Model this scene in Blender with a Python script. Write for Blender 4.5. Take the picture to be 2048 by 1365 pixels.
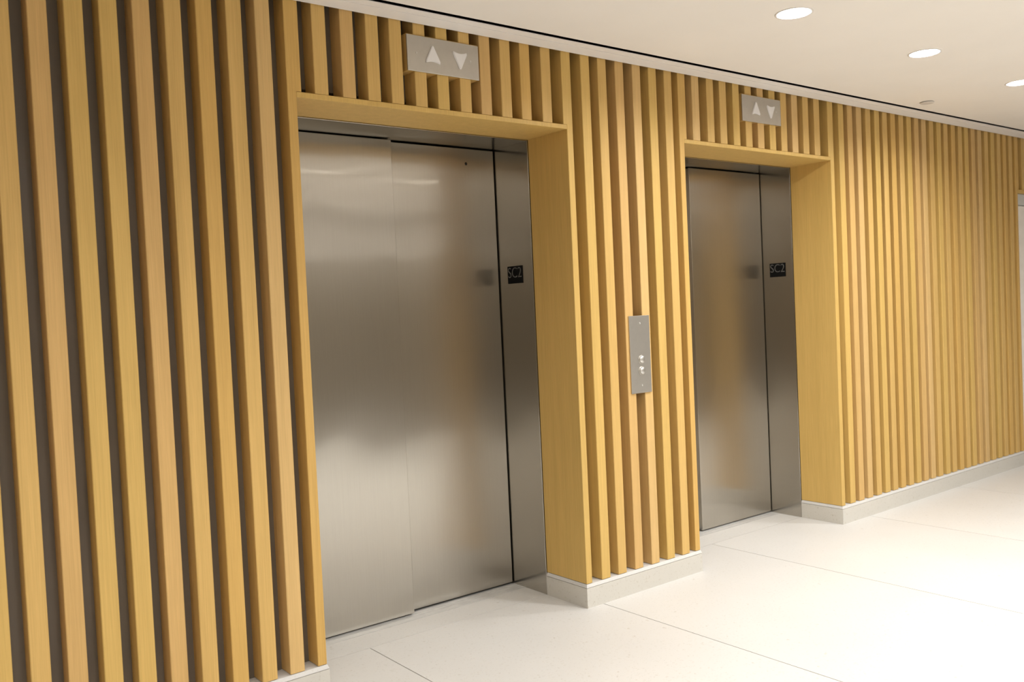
import bpy, bmesh, math, random
from mathutils import Matrix, Vector

# ------------------------------------------------------------------ reset
for o in list(bpy.data.objects):
    bpy.data.objects.remove(o, do_unlink=True)
random.seed(7)
sc = bpy.context.scene
C = sc.collection

# ------------------------------------------------------------------ camera
U = 1.28                                  # one elevator opening width in metres
F_PX, RX, RY, RZ = 1791.5, -0.0340, 0.0460, 0.6644
CAM = Vector((-1.0971 * U, -2.3149 * U, 1.0578 * U))
cz, sz = math.cos(RZ), math.sin(RZ)
Rz = Matrix(((cz, sz, 0), (-sz, cz, 0), (0, 0, 1)))
Rx = Matrix.Rotation(RX, 3, 'X')
Ry = Matrix.Rotation(RY, 3, 'Y')
R = Rz @ Rx @ Ry                          # columns: right, forward, up
right, fwd, up = R.col[0], R.col[1], R.col[2]
cd = bpy.data.cameras.new('camera')
cam = bpy.data.objects.new('camera', cd)
C.objects.link(cam)
M = Matrix.Identity(4)
for r in range(3):
    M[r][0], M[r][1], M[r][2], M[r][3] = right[r], up[r], -fwd[r], CAM[r]
cam.matrix_world = M
cd.sensor_fit = 'HORIZONTAL'
cd.sensor_width = 36.0
cd.lens = F_PX * 36.0 / 2048.0
cd.clip_start = 0.05
cd.dof.use_dof = True
cd.dof.focus_distance = 3.9
cd.dof.aperture_fstop = 4.0
sc.camera = cam

# ------------------------------------------------------------------ world, exposure
w = bpy.data.worlds.new('world')
sc.world = w
w.use_nodes = True
w.node_tree.nodes['Background'].inputs[0].default_value = (1.0, 0.95, 0.88, 1)
w.node_tree.nodes['Background'].inputs[1].default_value = 0.02
sc.view_settings.view_transform = 'Standard'
sc.view_settings.look = 'None'
sc.view_settings.exposure = 0.0
sc.view_settings.gamma = 1.0
sc.view_settings.use_curve_mapping = False
LAMP_W = 14.4                             # watts of each recessed downlight
LAMP_COL = (0.975, 0.988, 1.0)

# ------------------------------------------------------------------ measurements (metres)
A0, A1 = 0.0, 1.0 * U                     # first opening, wooden faces
S0, S1 = 1.6077 * U, 2.6077 * U           # second opening
F0, F1 = 4.5517 * U, 5.5517 * U           # white doorway at the far end
JT = 0.027 * U                            # jamb board thickness
SW = 0.0424 * U                           # slat width
SD = 0.077                                # slat depth
ZB, ZS = 0.090, 0.109                     # base top line, slat bottom
ZH, ZHT = 1.6751 * U, 1.691 * U           # header board bottom / top
ZF, ZFT = 2.066, 2.0926                   # far doorway header bottom / top
ZC = 1.9394 * U                           # ceiling
ZT = ZC + 0.10                            # slat tops, above the ceiling edge
D1, D2 = 0.278, 0.535                     # wood return depth, door plane
XL, XR, YF = -4.5, 8.6, -4.7              # room limits

# ------------------------------------------------------------------ node helpers
def mat(name):
    m = bpy.data.materials.new(name)
    m.use_nodes = True
    nt = m.node_tree
    return m, nt, nt.nodes['Principled BSDF']

def N(nt, t, **kw):
    n = nt.nodes.new(t)
    for k, v in kw.items():
        setattr(n, k, v)
    return n

def coords(nt, scale, kind='Object', rnd=False):
    tc = N(nt, 'ShaderNodeTexCoord')
    mp = N(nt, 'ShaderNodeMapping')
    nt.links.new(tc.outputs[kind], mp.inputs['Vector'])
    mp.inputs['Scale'].default_value = scale
    if rnd:
        oi = N(nt, 'ShaderNodeObjectInfo')
        mu = N(nt, 'ShaderNodeMath', operation='MULTIPLY')
        mu.inputs[1].default_value = 37.0
        nt.links.new(oi.outputs['Random'], mu.inputs[0])
        cb = N(nt, 'ShaderNodeCombineXYZ')
        for i in range(3):
            nt.links.new(mu.outputs[0], cb.inputs[i])
        nt.links.new(cb.outputs[0], mp.inputs['Location'])
    return mp.outputs['Vector']

def noise(nt, vec, scale, detail=3, rough=0.5):
    n = N(nt, 'ShaderNodeTexNoise')
    n.inputs['Scale'].default_value = scale
    n.inputs['Detail'].default_value = detail
    n.inputs['Roughness'].default_value = rough
    nt.links.new(vec, n.inputs['Vector'])
    return n.outputs['Fac']

def ramp(nt, fac, stops):
    r = N(nt, 'ShaderNodeValToRGB')
    e = r.color_ramp.elements
    while len(e) < len(stops):
        e.new(0.5)
    for el, (p, c) in zip(e, stops):
        el.position = p
        el.color = (c[0], c[1], c[2], 1)
    nt.links.new(fac, r.inputs['Fac'])
    return r.outputs['Color']

def mix(nt, a, b, mode='MULTIPLY', fac=1.0):
    m = N(nt, 'ShaderNodeMix', data_type='RGBA', blend_type=mode)
    m.inputs['Factor'].default_value = fac
    nt.links.new(a, m.inputs[6])
    nt.links.new(b, m.inputs[7])
    return m.outputs[2]

def bump(nt, bsdf, h, strength, dist):
    b = N(nt, 'ShaderNodeBump')
    b.inputs['Strength'].default_value = strength
    b.inputs['Distance'].default_value = dist
    nt.links.new(h, b.inputs['Height'])
    nt.links.new(b.outputs['Normal'], bsdf.inputs['Normal'])

# ------------------------------------------------------------------ materials
def wood_material():
    m, nt, b = mat('maple_veneer')
    oi = N(nt, 'ShaderNodeObjectInfo')
    fine = noise(nt, coords(nt, (260, 260, 5), rnd=True), 1.0, 4, 0.6)
    broad = noise(nt, coords(nt, (30, 30, 1.1), rnd=True), 1.0, 3, 0.55)
    c1 = ramp(nt, fine, [(0.3, (0.90, 0.89, 0.86)), (0.7, (1.05, 1.05, 1.06))])
    c2 = ramp(nt, broad, [(0.25, (0.93, 0.92, 0.89)), (0.75, (1.05, 1.05, 1.06))])
    col = mix(nt, oi.outputs['Color'], mix(nt, c1, c2))
    nt.links.new(col, b.inputs['Base Color'])
    b.inputs['Roughness'].default_value = 0.48
    b.inputs['Specular IOR Level'].default_value = 0.35
    bump(nt, b, fine, 0.08, 0.0006)
    return m

def plain(name, col, rough=0.5, metal=0.0, spec=0.5, var=0.04, scale=14):
    m, nt, b = mat(name)
    n = noise(nt, coords(nt, (1, 1, 1)), scale, 4)
    lo = tuple(x * (1 - var) for x in col)
    hi = tuple(min(1, x * (1 + var)) for x in col)
    nt.links.new(ramp(nt, n, [(0.3, lo), (0.7, hi)]), b.inputs['Base Color'])
    b.inputs['Roughness'].default_value = rough
    b.inputs['Metallic'].default_value = metal
    b.inputs['Specular IOR Level'].default_value = spec
    return m

def steel(name, col, rough, aniso, wave=0.0, rot=0.0, grain=(500, 500, 3), streak=0.0):
    m, nt, b = mat(name)
    g = noise(nt, coords(nt, grain), 1.0, 3, 0.6)
    nt.links.new(ramp(nt, g, [(0.3, tuple(x * 0.975 for x in col)), (0.7, tuple(x * 1.02 for x in col))]), b.inputs['Base Color'])
    b.inputs['Metallic'].default_value = 1.0
    b.inputs['Roughness'].default_value = rough
    b.inputs['Anisotropic'].default_value = aniso
    b.inputs['Anisotropic Rotation'].default_value = rot
    if aniso:
        t = N(nt, 'ShaderNodeTangent', direction_type='RADIAL', axis='Z')
        nt.links.new(t.outputs['Tangent'], b.inputs['Tangent'])
    if wave:
        h = noise(nt, coords(nt, (2.6, 2.6, 1.6)), 1.0, 1, 0.4)
        bump(nt, b, h, 1.0, wave)
    if streak:
        g2 = N(nt, 'ShaderNodeBsdfAnisotropic')
        g2.inputs['Color'].default_value = (*col, 1)
        g2.inputs['Roughness'].default_value = 0.12
        g2.inputs['Anisotropy'].default_value = -0.80
        nt.links.new(t.outputs['Tangent'], g2.inputs['Tangent'])
        if wave:
            nt.links.new(b.inputs['Normal'].links[0].from_socket, g2.inputs['Normal'])
        mx = N(nt, 'ShaderNodeMixShader')
        mx.inputs[0].default_value = streak
        out = nt.nodes['Material Output']
        nt.links.new(b.outputs[0], mx.inputs[1])
        nt.links.new(g2.outputs[0], mx.inputs[2])
        nt.links.new(mx.outputs[0], out.inputs['Surface'])
    return m

def terrazzo(name, base, chip, dark, var=0.03):
    m, nt, b = mat(name)
    v = coords(nt, (1, 1, 1), rnd=True)
    big = noise(nt, v, 1.6, 3)
    speck = noise(nt, v, 95, 2, 0.6)
    speck2 = noise(nt, v, 42, 2, 0.5)
    c = ramp(nt, big, [(0.3, tuple(x * (1 - var) for x in base)), (0.7, tuple(min(1, x * (1 + var)) for x in base))])
    s1 = ramp(nt, speck, [(0.30, chip), (0.40, (1, 1, 1))])
    s2 = ramp(nt, speck2, [(0.24, dark), (0.30, (1, 1, 1))])
    nt.links.new(mix(nt, mix(nt, c, s1), s2), b.inputs['Base Color'])
    b.inputs['Roughness'].default_value = 0.42
    b.inputs['Specular IOR Level'].default_value = 0.4
    return m

def emit(name, col, s):
    m, nt, b = mat(name)
    b.inputs['Base Color'].default_value = (0.9, 0.9, 0.9, 1)
    b.inputs['Emission Color'].default_value = (*col, 1)
    b.inputs['Emission Strength'].default_value = s
    return m

WOOD = wood_material()
W_MAIN = (0.640, 0.412, 0.136, 1)
W_PINK = (0.638, 0.404, 0.152, 1)
W_GOLD = (0.640, 0.420, 0.128, 1)
W_ORNG = (0.635, 0.395, 0.118, 1)
W_TAN = (0.640, 0.406, 0.148, 1)
W_PALE = (0.660, 0.435, 0.175, 1)
BACKING = plain('taupe_backing_panel', (0.150, 0.122, 0.090), 0.34, 0.0, 0.5, 0.08, 5)
PAINT = plain('white_paint', (0.91, 0.865, 0.805), 0.7, 0, 0.3, 0.012, 3)
PAINT_EDGE = plain('white_trim_paint', (0.90, 0.86, 0.815), 0.55, 0, 0.4, 0.012, 6)
DARK = plain('dark_recess', (0.012, 0.011, 0.010), 0.6)
OPPOSITE = plain('dark_lobby_panel', (0.165, 0.140, 0.104), 0.5, 0, 0.4, 0.1, 2)
DOORSTEEL = steel('brushed_door_steel', (0.52, 0.49, 0.435), 0.29, 0.86, wave=0.007, streak=0.22)
JAMBSTEEL = steel('brushed_frame_steel', (0.48, 0.45, 0.40), 0.20, 0.7, wave=0.001, streak=0.2)
PLATESTEEL = steel('satin_plate_steel', (0.56, 0.53, 0.48), 0.42, 0.0, grain=(40, 40, 40))
ALU = plain('sill_aluminium', (0.66, 0.65, 0.63), 0.45, 0.35)
BRIGHT = steel('bright_button_steel', (0.66, 0.64, 0.60), 0.38, 0.0, grain=(60, 60, 60))
LENSW = plain('frosted_arrow_plastic', (0.80, 0.77, 0.75), 0.35, 0, 0.5, 0.02)
FLOORM = terrazzo('white_terrazzo', (0.625, 0.605, 0.572), (0.90, 0.885, 0.86), (0.84, 0.81, 0.77))
BASEM = terrazzo('terrazzo_base', (0.60, 0.57, 0.51), (0.90, 0.88, 0.85), (0.80, 0.77, 0.72))
GROUT = plain('grey_grout', (0.42, 0.39, 0.36), 0.8)
SIGNB = plain('black_sign_plastic', (0.006, 0.006, 0.006), 0.65, 0, 0.08)
SIGNT = plain('grey_sign_lettering', (0.13, 0.125, 0.115), 0.5, 0, 0.2)
LENS = emit('lit_downlight_lens', (1.0, 0.96, 0.90), 70.0)
COVERM = plain('sprinkler_cover_paint', (0.66, 0.62, 0.58), 0.5)
DOORWHITE = plain('cream_door_paint', (0.90, 0.85, 0.78), 0.5)
FRAMEGREY = plain('pale_grey_frame_paint', (0.62, 0.62, 0.59), 0.5)

# ------------------------------------------------------------------ mesh helpers
def link(name, bm, m, parent=None, col=None, smooth=False):
    me = bpy.data.meshes.new(name)
    bmesh.ops.recalc_face_normals(bm, faces=bm.faces)
    bm.to_mesh(me)
    bm.free()
    me.materials.append(m)
    if smooth:
        for p in me.polygons:
            p.use_smooth = True
    return inst(name, me, parent, col)

def inst(name, me, parent=None, col=None, loc=(0, 0, 0)):
    o = bpy.data.objects.new(name, me)
    C.objects.link(o)
    o.parent = parent
    o.location = loc
    if col:
        o.color = col
    return o

def box(bm, x0, x1, y0, y1, z0, z1):
    v = [bm.verts.new(p) for p in ((x0, y0, z0), (x1, y0, z0), (x1, y1, z0), (x0, y1, z0),
                                   (x0, y0, z1), (x1, y0, z1), (x1, y1, z1), (x0, y1, z1))]
    for f in ((0, 3, 2, 1), (4, 5, 6, 7), (0, 1, 5, 4), (1, 2, 6, 5), (2, 3, 7, 6), (3, 0, 4, 7)):
        bm.faces.new([v[i] for i in f])

def bevel_box(bm, x0, x1, y0, y1, z0, z1, b=0.002, seg=1):
    t = bmesh.new()
    box(t, x0, x1, y0, y1, z0, z1)
    bmesh.ops.recalc_face_normals(t, faces=t.faces)
    bmesh.ops.bevel(t, geom=list(t.edges), offset=b, segments=seg, affect='EDGES')
    me = bpy.data.meshes.new('tmp')
    t.to_mesh(me)
    t.free()
    bm.from_mesh(me)
    bpy.data.meshes.remove(me)

def prism(bm, pts, axis, a, b):
    """extrude a closed outline (two coordinates) along axis from a to b"""
    def P(p, q):
        return {'x': (q, p[0], p[1]), 'y': (p[0], q, p[1]), 'z': (p[0], p[1], q)}[axis]
    va = [bm.verts.new(P(p, a)) for p in pts]
    vb = [bm.verts.new(P(p, b)) for p in pts]
    bm.faces.new(va)
    bm.faces.new(vb[::-1])
    n = len(pts)
    for i in range(n):
        bm.faces.new((va[i], va[(i + 1) % n], vb[(i + 1) % n], vb[i]))

def lathe(bm, prof, seg, place):
    """prof = [(radius, height)], place(x, y, h) -> point"""
    rings = []
    for r, h in prof:
        if r < 1e-6:
            rings.append([bm.verts.new(place(0, 0, h))])
        else:
            rings.append([bm.verts.new(place(r * math.cos(2 * math.pi * k / seg), r * math.sin(2 * math.pi * k / seg), h)) for k in range(seg)])
    for a, b in zip(rings, rings[1:]):
        for k in range(seg):
            k2 = (k + 1) % seg
            if len(a) == 1 and len(b) == 1:
                continue
            if len(a) == 1:
                bm.faces.new((a[0], b[k], b[k2]))
            elif len(b) == 1:
                bm.faces.new((a[k], a[k2], b[0]))
            else:
                bm.faces.new((a[k], a[k2], b[k2], b[k]))

def empty(name, loc=(0, 0, 0)):
    o = bpy.data.objects.new(name, None)
    C.objects.link(o)
    o.location = loc
    o.empty_display_size = 0.1
    return o

def tag(o, label, cat, group=None, kind=None):
    o['label'] = label
    o['category'] = cat
    if group:
        o['group'] = group
    if kind:
        o['kind'] = kind
    return o

def part(name, m, parent, boxes, bev=0.0, col=None):
    bm = bmesh.new()
    for bx in boxes:
        if bev:
            bevel_box(bm, *bx, b=bev)
        else:
            box(bm, *bx)
    return link(name, bm, m, parent, col)

# ------------------------------------------------------------------ floor with slabs
bm = bmesh.new()
box(bm, XL, XR, YF, D1 + 0.01, -0.06, -0.006)
for a, b in ((A0, A1), (S0, S1), (F0, F1)):
    box(bm, a - JT, b + JT, D1 + 0.01, D2 + 0.35, -0.06, -0.006)
floor = tag(link('floor', bm, GROUT), 'pale terrazzo slab floor of the elevator lobby', 'floor', kind='structure')
J = 0.0022
xs = [-4.50, -4.09, -2.98, -1.87, -0.76, 0.327, 1.372, 2.488, 3.623, 4.76, 5.90, 7.03, 8.16, 8.60]
ys = [YF, -2.15, D1 + 0.008]
for i in range(len(xs) - 1):
    for k in range(len(ys) - 1):
        part('floor_slab', FLOORM, floor, [(xs[i] + J, xs[i + 1] - J, ys[k] + J, ys[k + 1] - J, -0.006, 0.0)])
for a, b in ((A0, A1), (S0, S1), (F0, F1)):
    part('threshold_slab', FLOORM, floor, [(a - 0.003, b + 0.003, D1 + 0.0095, 0.438, -0.006, 0.0)])

# ------------------------------------------------------------------ backing wall and slats
bm = bmesh.new()
segs = [(XL, A0 - 0.001), (A1 + 0.001, S0 - 0.001), (S1 + 0.001, F0 - 0.001), (F1 + 0.001, XR)]
for a, b in segs:
    box(bm, a, b, SD, D1 - 0.002, 0.0, ZT + 0.06)
for a, b in ((A0, A1), (S0, S1), (F0, F1)):
    box(bm, a - 0.001, b + 0.001, SD, D1 - 0.002, ZHT + 0.03, ZT + 0.06)
wall_back = tag(link('wall_back', bm, BACKING), 'dark taupe wall clad in vertical maple slats around both elevators', 'wall', kind='structure')

def slat_mesh(name, z0, z1):
    c = 0.0022
    h = SW / 2
    bm = bmesh.new()
    prism(bm, [(-h, c), (-h + c, 0), (h - c, 0), (h, c), (h, SD), (-h, SD)], 'z', z0, z1)
    bmesh.ops.recalc_face_normals(bm, faces=bm.faces)
    me = bpy.data.meshes.new(name)
    bm.to_mesh(me)
    bm.free()
    me.materials.append(WOOD)
    return me

FULL = slat_mesh('slat', ZS, ZT)
SHORT = slat_mesh('short_slat', ZHT, ZT)
FAR = slat_mesh('far_short_slat', ZFT, ZT)

def slat(xc, me, col):
    return inst('slat', me, wall_back, col, (xc, 0, 0))

TONES = [W_MAIN, W_GOLD, W_MAIN, W_ORNG, W_TAN, W_GOLD, W_MAIN, W_PALE]
# left section, measured slat by slat, then carried on to the left
left = [-0.7178, -0.6390, -0.5604, -0.4822, -0.4048, -0.3270, -0.2472, -0.1677, -0.0880]
lcol = [W_MAIN, W_PINK, W_GOLD, W_GOLD, W_PINK, W_MAIN, W_ORNG, W_MAIN, W_PALE]
for xc, c in zip(left, lcol):
    slat(xc * U, FULL, c)
k = 1
while (left[0] - 0.0788 * k) * U > XL + 0.1:
    slat((left[0] - 0.0788 * k) * U, FULL, TONES[(k * 5) % 8])
    k += 1
# short slats above the first opening (the outer two rise over the jamb boards)
h1 = [0.0778, 0.1655, 0.2479, 0.3274, 0.4112, 0.4929, 0.5778, 0.6582, 0.7410, 0.8238, 0.9144]
hc1 = [W_MAIN, W_PINK, W_MAIN, W_MAIN, W_MAIN, W_GOLD, W_MAIN, W_PINK, W_MAIN, W_ORNG, W_MAIN]
for xc, c in zip(h1, hc1):
    slat(xc * U, SHORT, c)
# slats between the two openings
mid = [1.0964, 1.1786, 1.2657, 1.3544, 1.4401, 1.5254]
for xc, c in zip(mid, [W_GOLD, W_MAIN, W_PINK, W_PALE, W_GOLD, W_MAIN]):
    slat(xc * U, FULL, c)
# short slats above the second opening
h2 = [1.6832, 1.7721, 1.8514, 1.9351, 2.0154, 2.0966, 2.1783, 2.2599, 2.3404, 2.4223, 2.5078]
for i, xc in enumerate(h2):
    slat(xc * U, SHORT, [W_PALE, W_MAIN, W_MAIN, W_GOLD, W_MAIN, W_PINK, W_GOLD, W_MAIN][i % 8])
# right section up to the white doorway
rr = [2.7017, 2.7774, 2.8548, 2.9340, 3.0137, 3.0863, 3.1624, 3.2406, 3.3166, 3.3916, 3.4656, 3.5437,
      3.6235, 3.6967, 3.7781, 3.8560, 3.9280, 4.0065, 4.0831, 4.1630, 4.2419, 4.3192, 4.3920, 4.4695]
for i, xc in enumerate(rr):
    slat(xc * U, FULL, TONES[(i * 3 + 1) % 8])
# over the far doorway and beyond it
for i in range(11):
    slat(F0 + (i + 1) * (F1 - F0) / 12.0 + 0.004, FAR, TONES[(i * 3) % 8])
x = F1 + JT + 0.078
i = 0
while x < XR - 0.05:
    slat(x, FULL, TONES[(i * 5 + 2) % 8])
    x += 0.1045
    i += 1

# ------------------------------------------------------------------ stone base under the slats
def baseboard(name, x0, x1, label, ret0, ret1):
    e = empty(name, ((x0 + x1) / 2, 0, 0))
    tag(e, label, 'baseboard', kind='structure')
    ox = (x0 + x1) / 2
    P = 0.006
    f0 = x0 - P if ret0 else x0
    f1 = x1 + P if ret1 else x1
    bm = bmesh.new()
    # body: front run across the bay, returns into the openings
    box(bm, f0 - ox, f1 - ox, -P, SD - 0.001, 0.0, ZB)
    if ret0:
        box(bm, f0 - ox, x0 + JT - ox, SD - 0.001, D1 - 0.003, 0.0, ZB)
    if ret1:
        box(bm, x1 - JT - ox, f1 - ox, SD - 0.001, D1 - 0.003, 0.0, ZB)
    link('stone_base', bm, BASEM, e)
    # chamfered cap with a thin reveal line below it
    bm = bmesh.new()
    z0, z1 = ZB + 0.0022, ZS - 0.0025
    def frustum(xa, xb, ya, yb, ca0, ca1, cy):
        lo = [bm.verts.new(p) for p in ((xa, ya, z0), (xb, ya, z0), (xb, yb, z0), (xa, yb, z0))]
        hi = [bm.verts.new(p) for p in ((xa + ca0, ya + cy, z1), (xb - ca1, ya + cy, z1), (xb - ca1, yb, z1), (xa + ca0, yb, z1))]
        bm.faces.new(lo[::-1]); bm.faces.new(hi)
        for q in range(4):
            r = (q + 1) % 4
            bm.faces.new((lo[q], lo[r], hi[r], hi[q]))
    ch = 0.006
    frustum(f0 - ox, f1 - ox, -P, SD - 0.001, ch if ret0 else 0, ch if ret1 else 0, ch)
    if ret0:
        frustum(f0 - ox, x0 + JT - ox, SD - 0.001, D1 - 0.003, ch, 0, 0)
    if ret1:
        frustum(x1 - JT - ox, f1 - ox, SD - 0.001, D1 - 0.003, 0, ch, 0)
    link('base_cap', bm, FLOORM, e)
    bm = bmesh.new()
    box(bm, f0 + 0.004 - ox, f1 - 0.004 - ox, -P + 0.003, SD - 0.001, ZB, ZB + 0.0022)
    link('joint_line', bm, GROUT, e)

baseboard('baseboard_left', XL, A0, 'terrazzo base under the slats left of the first elevator', False, True)
baseboard('baseboard_middle', A1, S0, 'terrazzo base under the slats between the two elevators', True, True)
baseboard('baseboard_right', S1, F0, 'long terrazzo base under the slats right of the second elevator', True, True)
baseboard('baseboard_end', F1, XR, 'terrazzo base beyond the far white doorway', True, False)

# ------------------------------------------------------------------ maple surrounds of the openings
def surround(name, x0, x1, label, zh=ZH, zt=ZHT):
    e = empty(name, ((x0 + x1) / 2, 0, 0))
    tag(e, label, 'door surround', kind='structure')
    ox = (x0 + x1) / 2
    # jamb boards run up past the header, where they widen to a full slat
    for s, xo, col in ((1, x0 - JT - ox, W_ORNG), (-1, x1 + JT - ox, W_GOLD)):
        bm = bmesh.new()
        c = 0.0018
        lo = [(xo, c), (xo + s * c, 0), (xo + s * (JT - c), 0), (xo + s * JT, c), (xo + s * JT, D1 - 0.003), (xo, D1 - 0.003)]
        hi = [(xo, c), (xo + s * c, 0), (xo + s * (SW - c), 0), (xo + s * SW, c), (xo + s * SW, SD), (xo, SD)]
        prism(bm, lo, 'z', ZS, zt)
        prism(bm, hi, 'z', zt, ZT)
        link('jamb_board', bm, WOOD, e, col)
    part('header_board', WOOD, e, [(x0 - ox, x1 - ox, 0.0, D1 - 0.003, zh, zt - 0.0008)], 0.0015, W_GOLD)
    return e

surround('trim_1', A0, A1, 'maple surround framing the nearer elevator opening')
surround('trim_2', S0, S1, 'maple surround framing the farther elevator opening')
surround('trim_3', F0, F1, 'maple surround of the white doorway at the far end', ZF, ZFT)

# ------------------------------------------------------------------ elevator entrances
def elevator(name, x0, x1, label, front_left, hole):
    e = empty(name, ((x0 + x1) / 2, D1, 0))
    tag(e, label, 'elevator door', kind='structure')
    ox = (x0 + x1) / 2
    oy = D1
    yb = D2 + 0.055
    g = 0.004                              # steel stands a little proud of the wood
    ZP = 2.131
    part('frame_jamb', JAMBSTEEL, e, [(x0 - 0.03 - ox, x0 + g - ox, 0.0, yb - oy, 0.0, ZH + 0.02)], 0.0012)
    part('frame_jamb', JAMBSTEEL, e, [(x1 - g - ox, x1 + 0.03 - ox, 0.0, yb - oy, 0.0, ZH + 0.02)], 0.0012)
    part('frame_head', JAMBSTEEL, e, [(x0 + g + 0.0005 - ox, x1 - g - 0.0005 - ox, 0.0, yb - oy, ZH - g, ZH + 0.02)], 0.0012)
    xm = (x0 + x1) / 2 + 0.034 * (1 if front_left else -1)
    yf, yr = D2 - 0.040, D2
    gap = 0.006
    if front_left:
        spans = [(x0 + g + 0.003, xm, yf), (xm - 0.03, x1 - g - gap, yr)]
    else:
        spans = [(x0 + g + gap, xm + 0.03, yr), (xm, x1 - g - gap, yf)]
    for a, b, y in spans:
        top = ZH - g - 0.005
        p = part('door_panel', DOORSTEEL, e, [(a - ox, b - ox, y - oy, y + 0.034 - oy, 0.009, top)], 0.0015)
        if hole and y == yr:
            bm = bmesh.new()
            lathe(bm, [(0.0, -0.0008), (0.006, -0.0008), (0.0075, 0.0)], 14, lambda u, v, h: (hole[0] + u - ox, y + h - oy, hole[1] + v))
            link('lock_hole', bm, DARK, p)
    # added near-black sheet blocks light behind the door gaps; grooved sill
    part('gap_blackout_sheet', DARK, e, [(x0 - 0.02 - ox, x1 + 0.02 - ox, yb + 0.002 - oy, yb + 0.02 - oy, 0.0, ZH + 0.02)])
    part('sill', ALU, e, [(x0 + g - ox, x1 - g - ox, 0.4395 - oy, 0.474 - oy, -0.006, 0.0015),
                          (x0 + g - ox, x1 - g - ox, 0.474 - oy, 0.4775 - oy, -0.006, -0.002),
                          (x0 + g - ox, x1 - g - ox, 0.4775 - oy, 0.4995 - oy, -0.006, 0.0015),
                          (x0 + g - ox, x1 - g - ox, 0.4995 - oy, 0.507 - oy, -0.006, -0.003),
                          (x0 + g - ox, x1 - g - ox, 0.507 - oy, 0.531 - oy, -0.006, 0.0015),
                          (x0 + g - ox, x1 - g - ox, 0.531 - oy, yb - oy, -0.006, -0.003)])
    return e

elevator('door_1', A0, A1, 'brushed steel elevator doors in the nearer opening', True, (1.106, 2.064))
elevator('door_2', S0, S1, 'brushed steel elevator doors in the farther opening', False, None)

# ------------------------------------------------------------------ white doorway at the far end
e = empty('door_3', ((F0 + F1) / 2, 0.02, 0))
tag(e, 'cream door in the last opening at the right edge', 'door', kind='structure')
ox = (F0 + F1) / 2
part('frame_jamb', FRAMEGREY, e, [(F0 + 0.001 - ox, F0 + 0.020 - ox, 0.0, 0.10, 0, ZF - 0.002)], 0.002)
part('frame_jamb', FRAMEGREY, e, [(F1 - 0.045 - ox, F1 - 0.001 - ox, 0.0, 0.10, 0, ZF - 0.002)], 0.002)
part('frame_head', FRAMEGREY, e, [(F0 + 0.0205 - ox, F1 - 0.0455 - ox, 0.0, 0.10, ZF - 0.085, ZF - 0.002)], 0.002)
d = part('door_leaf', DOORWHITE, e, [(F0 + 0.024 - ox, F1 - 0.049 - ox, 0.012, 0.057, 0.008, ZF - 0.089)], 0.003)
bm = bmesh.new()
lathe(bm, [(0.0, 0.0), (0.027, 0.0), (0.027, -0.006), (0.010, -0.008), (0.010, -0.045), (0.0, -0.045)], 16, lambda u, v, h: (F1 - 0.13 + u - ox, 0.012 + h, 1.0 + v))
box(bm, F1 - 0.245 - ox, F1 - 0.122 - ox, -0.040, -0.028, 0.991, 1.009)
link('handle', bm, PLATESTEEL, d)

# ------------------------------------------------------------------ ceiling
SY0, SY1 = -0.130, -0.164                  # air slot
RING = 0.070
lamps = [(1.7406, -0.858), (2.8212, -0.834), (3.925, -0.806)]
others = []
for yy in (-2.50, -4.15):
    others += [(-3.71 + 1.09 * i, yy) for i in range(9)]
SPR = (3.91, -0.291)

bm = bmesh.new()
def ring_edges(pts):
    vs = [bm.verts.new((p[0], p[1], ZC)) for p in pts]
    for q in range(len(vs)):
        bm.edges.new((vs[q], vs[(q + 1) % len(vs)]))
ring_edges([(XL, SY1), (XR, SY1), (XR, YF), (XL, YF)])
for lx, ly in lamps + others:
    ring_edges([(lx + RING * math.cos(2 * math.pi * q / 32), ly + RING * math.sin(2 * math.pi * q / 32)) for q in range(32)])
bmesh.ops.triangle_fill(bm, edges=list(bm.edges), use_beauty=True, use_dissolve=False, normal=(0, 0, -1))
for f in bm.faces:
    if f.normal.z > 0:
        f.normal_flip()
me = bpy.data.meshes.new('ceiling')
bm.to_mesh(me)
bm.free()
me.materials.append(PAINT)
ceiling = inst('ceiling', me)
tag(ceiling, 'white plaster ceiling with an air slot along the slat wall', 'ceiling', kind='structure')
part('edge_strip', PAINT_EDGE, ceiling, [(XL, XR, -0.085, -0.005, ZC, ZC + 0.05)])
part('slot_flange', PAINT_EDGE, ceiling, [(XL, XR, SY0, -0.0862, ZC + 0.0015, ZC + 0.05)])
bm = bmesh.new()
box(bm, XL, XR, SY1 - 0.002, SY1, ZC + 0.001, ZC + 0.07)
box(bm, XL, XR, SY1, SY0, ZC + 0.06, ZC + 0.07)
box(bm, XL, XR, SY0, SY0 + 0.002, ZC + 0.004, ZC + 0.07)
link('slot_channel', bm, DARK, ceiling)

# ------------------------------------------------------------------ other room walls (seen in the steel)
tag(part('wall_left', OPPOSITE, None, [(XL - 0.1, XL, YF, D1, 0, ZT + 0.06)]), 'dark end wall out of view to the left', 'wall', kind='structure')
tag(part('wall_right', PAINT, None, [(XR, XR + 0.1, YF, D1, 0, ZT + 0.06)]), 'white end wall beyond the right edge', 'wall', kind='structure')
UPPER = plain('warm_grey_paint', (0.50, 0.47, 0.43), 0.7, 0, 0.3, 0.02, 3)
wf = tag(part('wall_front', UPPER, None, [(XL, XR, YF - 0.1, YF, 0, ZT + 0.06)]), 'warm grey wall opposite the elevators behind the viewer', 'wall', kind='structure')
n = 10
for i in range(n):
    a = XL + (XR - XL) * i / n
    b = XL + (XR - XL) * (i + 1) / n
    part('wall_panel', OPPOSITE, wf, [(a + 0.004, b - 0.004, YF, YF + 0.03, 0.0, 1.98)], 0.003)

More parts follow.
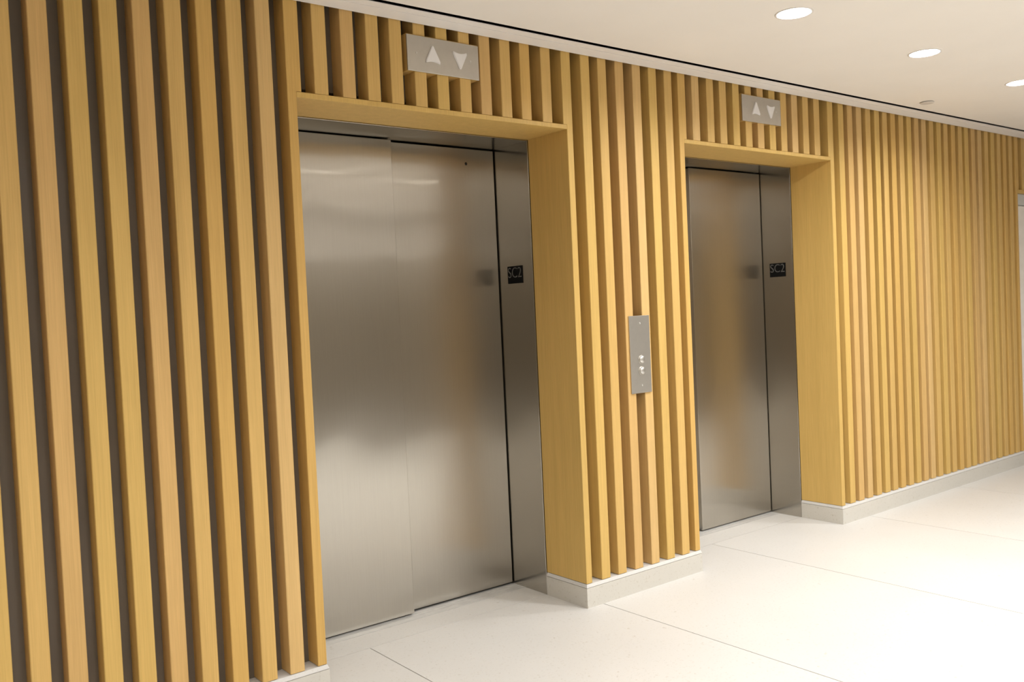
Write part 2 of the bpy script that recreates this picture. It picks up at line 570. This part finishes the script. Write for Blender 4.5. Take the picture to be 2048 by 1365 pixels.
# ------------------------------------------------------------------ recessed downlights
def make_downlight(loc):
    e = empty('downlight', (loc[0], loc[1], ZC))
    bm = bmesh.new()
    lathe(bm, [(RING, 0.0), (0.0735, 0.0), (0.0735, -0.0025), (0.066, -0.003), (0.0645, 0.0)], 32, lambda u, v, h: (u, v, h))
    link('trim_ring', bm, PAINT_EDGE, e, smooth=True)
    bm = bmesh.new()
    lathe(bm, [(0.0645, 0.0), (0.0625, 0.010), (0.059, 0.018)], 32, lambda u, v, h: (u, v, h))
    link('reflector', bm, PAINT_EDGE, e, smooth=True)
    bm = bmesh.new()
    lathe(bm, [(0.0, 0.011), (0.0615, 0.011), (0.0615, 0.016), (0.0, 0.016)], 32, lambda u, v, h: (u, v, h))
    link('lens', bm, LENS, e)
    ld = bpy.data.lights.new('downlight_lamp', 'AREA')
    ld.shape = 'DISK'
    ld.size = 0.115
    ld.energy = LAMP_W
    ld.color = LAMP_COL
    ld.spread = math.radians(158)
    lo = bpy.data.objects.new('lamp', ld)
    C.objects.link(lo)
    lo.parent = e
    lo.location = (0, 0, 0.008)
    return e

def dup(root, loc):
    r = root.copy()
    C.objects.link(r)
    r.location = (loc[0], loc[1], ZC)
    for ch in list(root.children):
        c = ch.copy()
        C.objects.link(c)
        c.parent = r
    return r

proto = make_downlight(lamps[0])
tag(proto, 'lit round recessed downlight nearest the top edge, leftmost of the three', 'downlight', 'recessed ceiling downlights')
tag(dup(proto, lamps[1]), 'lit round recessed downlight in the middle of the three', 'downlight', 'recessed ceiling downlights')
tag(dup(proto, lamps[2]), 'lit round recessed downlight cut off by the right edge of the picture', 'downlight', 'recessed ceiling downlights')
for l in others:
    tag(dup(proto, l), 'round recessed downlight of the ceiling rows outside the picture', 'downlight', 'downlights outside the picture')

bm = bmesh.new()
lathe(bm, [(0.0, -0.009), (0.036, -0.009), (0.039, -0.006), (0.039, -0.004), (0.030, -0.003), (0.030, 0.0), (0.0, 0.0)], 28, lambda u, v, h: (u, v, h))
o = link('sprinkler_cover', bm, PAINT_EDGE, None)
o.location = (SPR[0], SPR[1], ZC)
o.data.materials[0] = COVERM
tag(o, 'small flat round white sprinkler cover on the ceiling near the slats', 'sprinkler cover')

# ------------------------------------------------------------------ direction lanterns above the doors
def lantern(x0, x1, z0, z1, label):
    cx, czz = (x0 + x1) / 2, (z0 + z1) / 2
    e = empty('hall_lantern', (cx, 0, z0))
    tag(e, label, 'direction indicator', 'elevator direction lanterns')
    W, H = (x1 - x0) / 2, (z1 - z0)
    part('faceplate', PLATESTEEL, e, [(-W, W, -0.0075, -0.0008, 0, H)], 0.001)
    return e, W, H

def arrow(e, name, xc, zc, up, W=0.033, H=0.034):
    s = 1 if up else -1
    pts = [(xc, zc + s * H), (xc - W, zc - s * H * 0.80)]
    pts = []
    # straight flanks, slightly rounded tips, concave base
    pts += [(xc + 0.0035, zc + s * H), (xc - 0.0035, zc + s * H)]
    pts += [(xc - W, zc - s * H * 0.74), (xc - W + 0.001, zc - s * H * 0.98)]
    for q in range(1, 8):
        t = q / 8.0
        pts.append((xc - W + 2 * W * t, zc - s * (H * 0.98 - 0.0065 * math.sin(math.pi * t))))
    pts += [(xc + W - 0.001, zc - s * H * 0.98), (xc + W, zc - s * H * 0.74)]
    bm = bmesh.new()
    prism(bm, pts, 'y', -0.0075, -0.014)
    bmesh.ops.recalc_face_normals(bm, faces=bm.faces)
    ed = [q for q in bm.edges if all(abs(v.co.y + 0.014) < 1e-6 for v in q.verts)]
    bmesh.ops.bevel(bm, geom=ed, offset=0.0022, segments=2, affect='EDGES')
    return link(name, bm, LENSW, e)

def screw(e, x, z, y=-0.0075, r=0.0045):
    bm = bmesh.new()
    lathe(bm, [(r, 0.0), (r * 0.9, -0.0016), (r * 0.5, -0.002), (0.0, -0.0012)], 12, lambda u, v, h: (x + u, y + h, z + v))
    return link('screw', bm, BRIGHT, e)

for (x0, x1, gaps, label) in (
        (0.4645, 0.8042, [(h1[3], h1[4]), (h1[4], h1[5]), (h1[5], h1[6]), (h1[6], h1[7])],
         'steel up and down arrow plate above the nearer elevator'),
        (2.5182, 2.8540, [(h2[3], h2[4]), (h2[4], h2[5]), (h2[5], h2[6]), (h2[6], h2[7])],
         'steel up and down arrow plate above the farther elevator')):
    z0, z1 = 2.2975, 2.4360
    e, W, H = lantern(x0, x1, z0, z1, label)
    cx = (x0 + x1) / 2
    arrow(e, 'up_arrow', -0.054, H / 2 + 0.003, True)
    arrow(e, 'down_arrow', 0.076, H / 2 - 0.002, False)
    screw(e, -0.128, H / 2 + 0.002)
    screw(e, 0.128, H / 2 + 0.002)
    # maple backing blocks that fill the slat gaps behind the plate
    for ga, gb in gaps:
        a = max(ga * U + SW / 2 + 0.0006, x0 + 0.002) - cx
        b = min(gb * U - SW / 2 - 0.0006, x1 - 0.002) - cx
        part('backing_block', WOOD, e, [(a, b, 0.0, SD - 0.002, 0.001, H + 0.004)], 0, W_MAIN)

# ------------------------------------------------------------------ call button panel
x0, x1, z0, z1 = 1.6115, 1.7475, 0.936, 1.3025
cx = (x0 + x1) / 2
e = empty('call_panel', (cx, 0, z0))
tag(e, 'tall steel call button plate mounted on the slats between the elevators', 'call panel')
part('faceplate', PLATESTEEL, e, [(x0 - cx, x1 - cx, -0.006, -0.0008, 0, z1 - z0)], 0.001)
for z in (1.0945, 1.0420):
    bm = bmesh.new()
    lathe(bm, [(0.0205, 0.0), (0.0205, -0.003), (0.0178, -0.0035), (0.0176, -0.001)], 28, lambda u, v, h: (u + 0.004, -0.006 + h, z - z0 + v))
    ring = link('button_ring', bm, PLATESTEEL, e, smooth=True)
    bm = bmesh.new()
    lathe(bm, [(0.0170, 0.0), (0.0170, -0.006), (0.0150, -0.0082), (0.0, -0.0090)], 28, lambda u, v, h: (u + 0.004, -0.006 + h, z - z0 + v))
    link('button', bm, BRIGHT, ring, smooth=True)
screw(e, 0.003, 1.266 - z0, -0.006, 0.005)
screw(e, 0.003, 0.972 - z0, -0.006, 0.005)

# ------------------------------------------------------------------ floor designation plates SC2
def floor_sign(x, y0, y1, z0, z1, label):
    e = empty('floor_sign', (x, (y0 + y1) / 2, z0))
    tag(e, label, 'sign', 'floor designation plates')
    W, H = (y1 - y0) / 2, z1 - z0
    part('plate', SIGNB, e, [(-0.0035, -0.0002, -W, W, 0, H)], 0.0006)
    cu = bpy.data.curves.new('sc2', 'FONT')
    cu.body = 'SC2'
    cu.size = 1.0
    cu.extrude = 0.0
    cu.offset = -0.012
    t = bpy.data.objects.new('tmp_text', cu)
    C.objects.link(t)
    bpy.context.view_layer.update()
    dg = bpy.context.evaluated_depsgraph_get()
    me = bpy.data.meshes.new_from_object(t.evaluated_get(dg))
    bpy.data.objects.remove(t)
    xs_ = [v.co.x for v in me.vertices]
    ys_ = [v.co.y for v in me.vertices]
    ax, bx_, ay, by = min(xs_), max(xs_), min(ys_), max(ys_)
    tw, th = W * 2 * 0.90, H * 0.58
    # text runs from the inner end of the plate towards the room: +text x = -y
    for v in me.vertices:
        u = (v.co.x - ax) / (bx_ - ax)
        q = (v.co.y - ay) / (by - ay)
        v.co = Vector((-0.0045, W * 0.90 - u * tw, H * 0.34 + q * th))
    bm = bmesh.new()
    bm.from_mesh(me)
    r = bmesh.ops.extrude_face_region(bm, geom=list(bm.faces))
    for v in [g for g in r['geom'] if isinstance(g, bmesh.types.BMVert)]:
        v.co.x += 0.001
    bpy.data.meshes.remove(me)
    o = link('lettering', bm, SIGNT, e)
    return e

floor_sign(A1 - 0.004, 0.353, 0.465, 1.4832, 1.5666, 'black SC2 floor plate on the steel jamb of the nearer elevator')
floor_sign(S1 - 0.004, 0.330, 0.443, 1.4866, 1.5712, 'black SC2 floor plate on the steel jamb of the farther elevator')
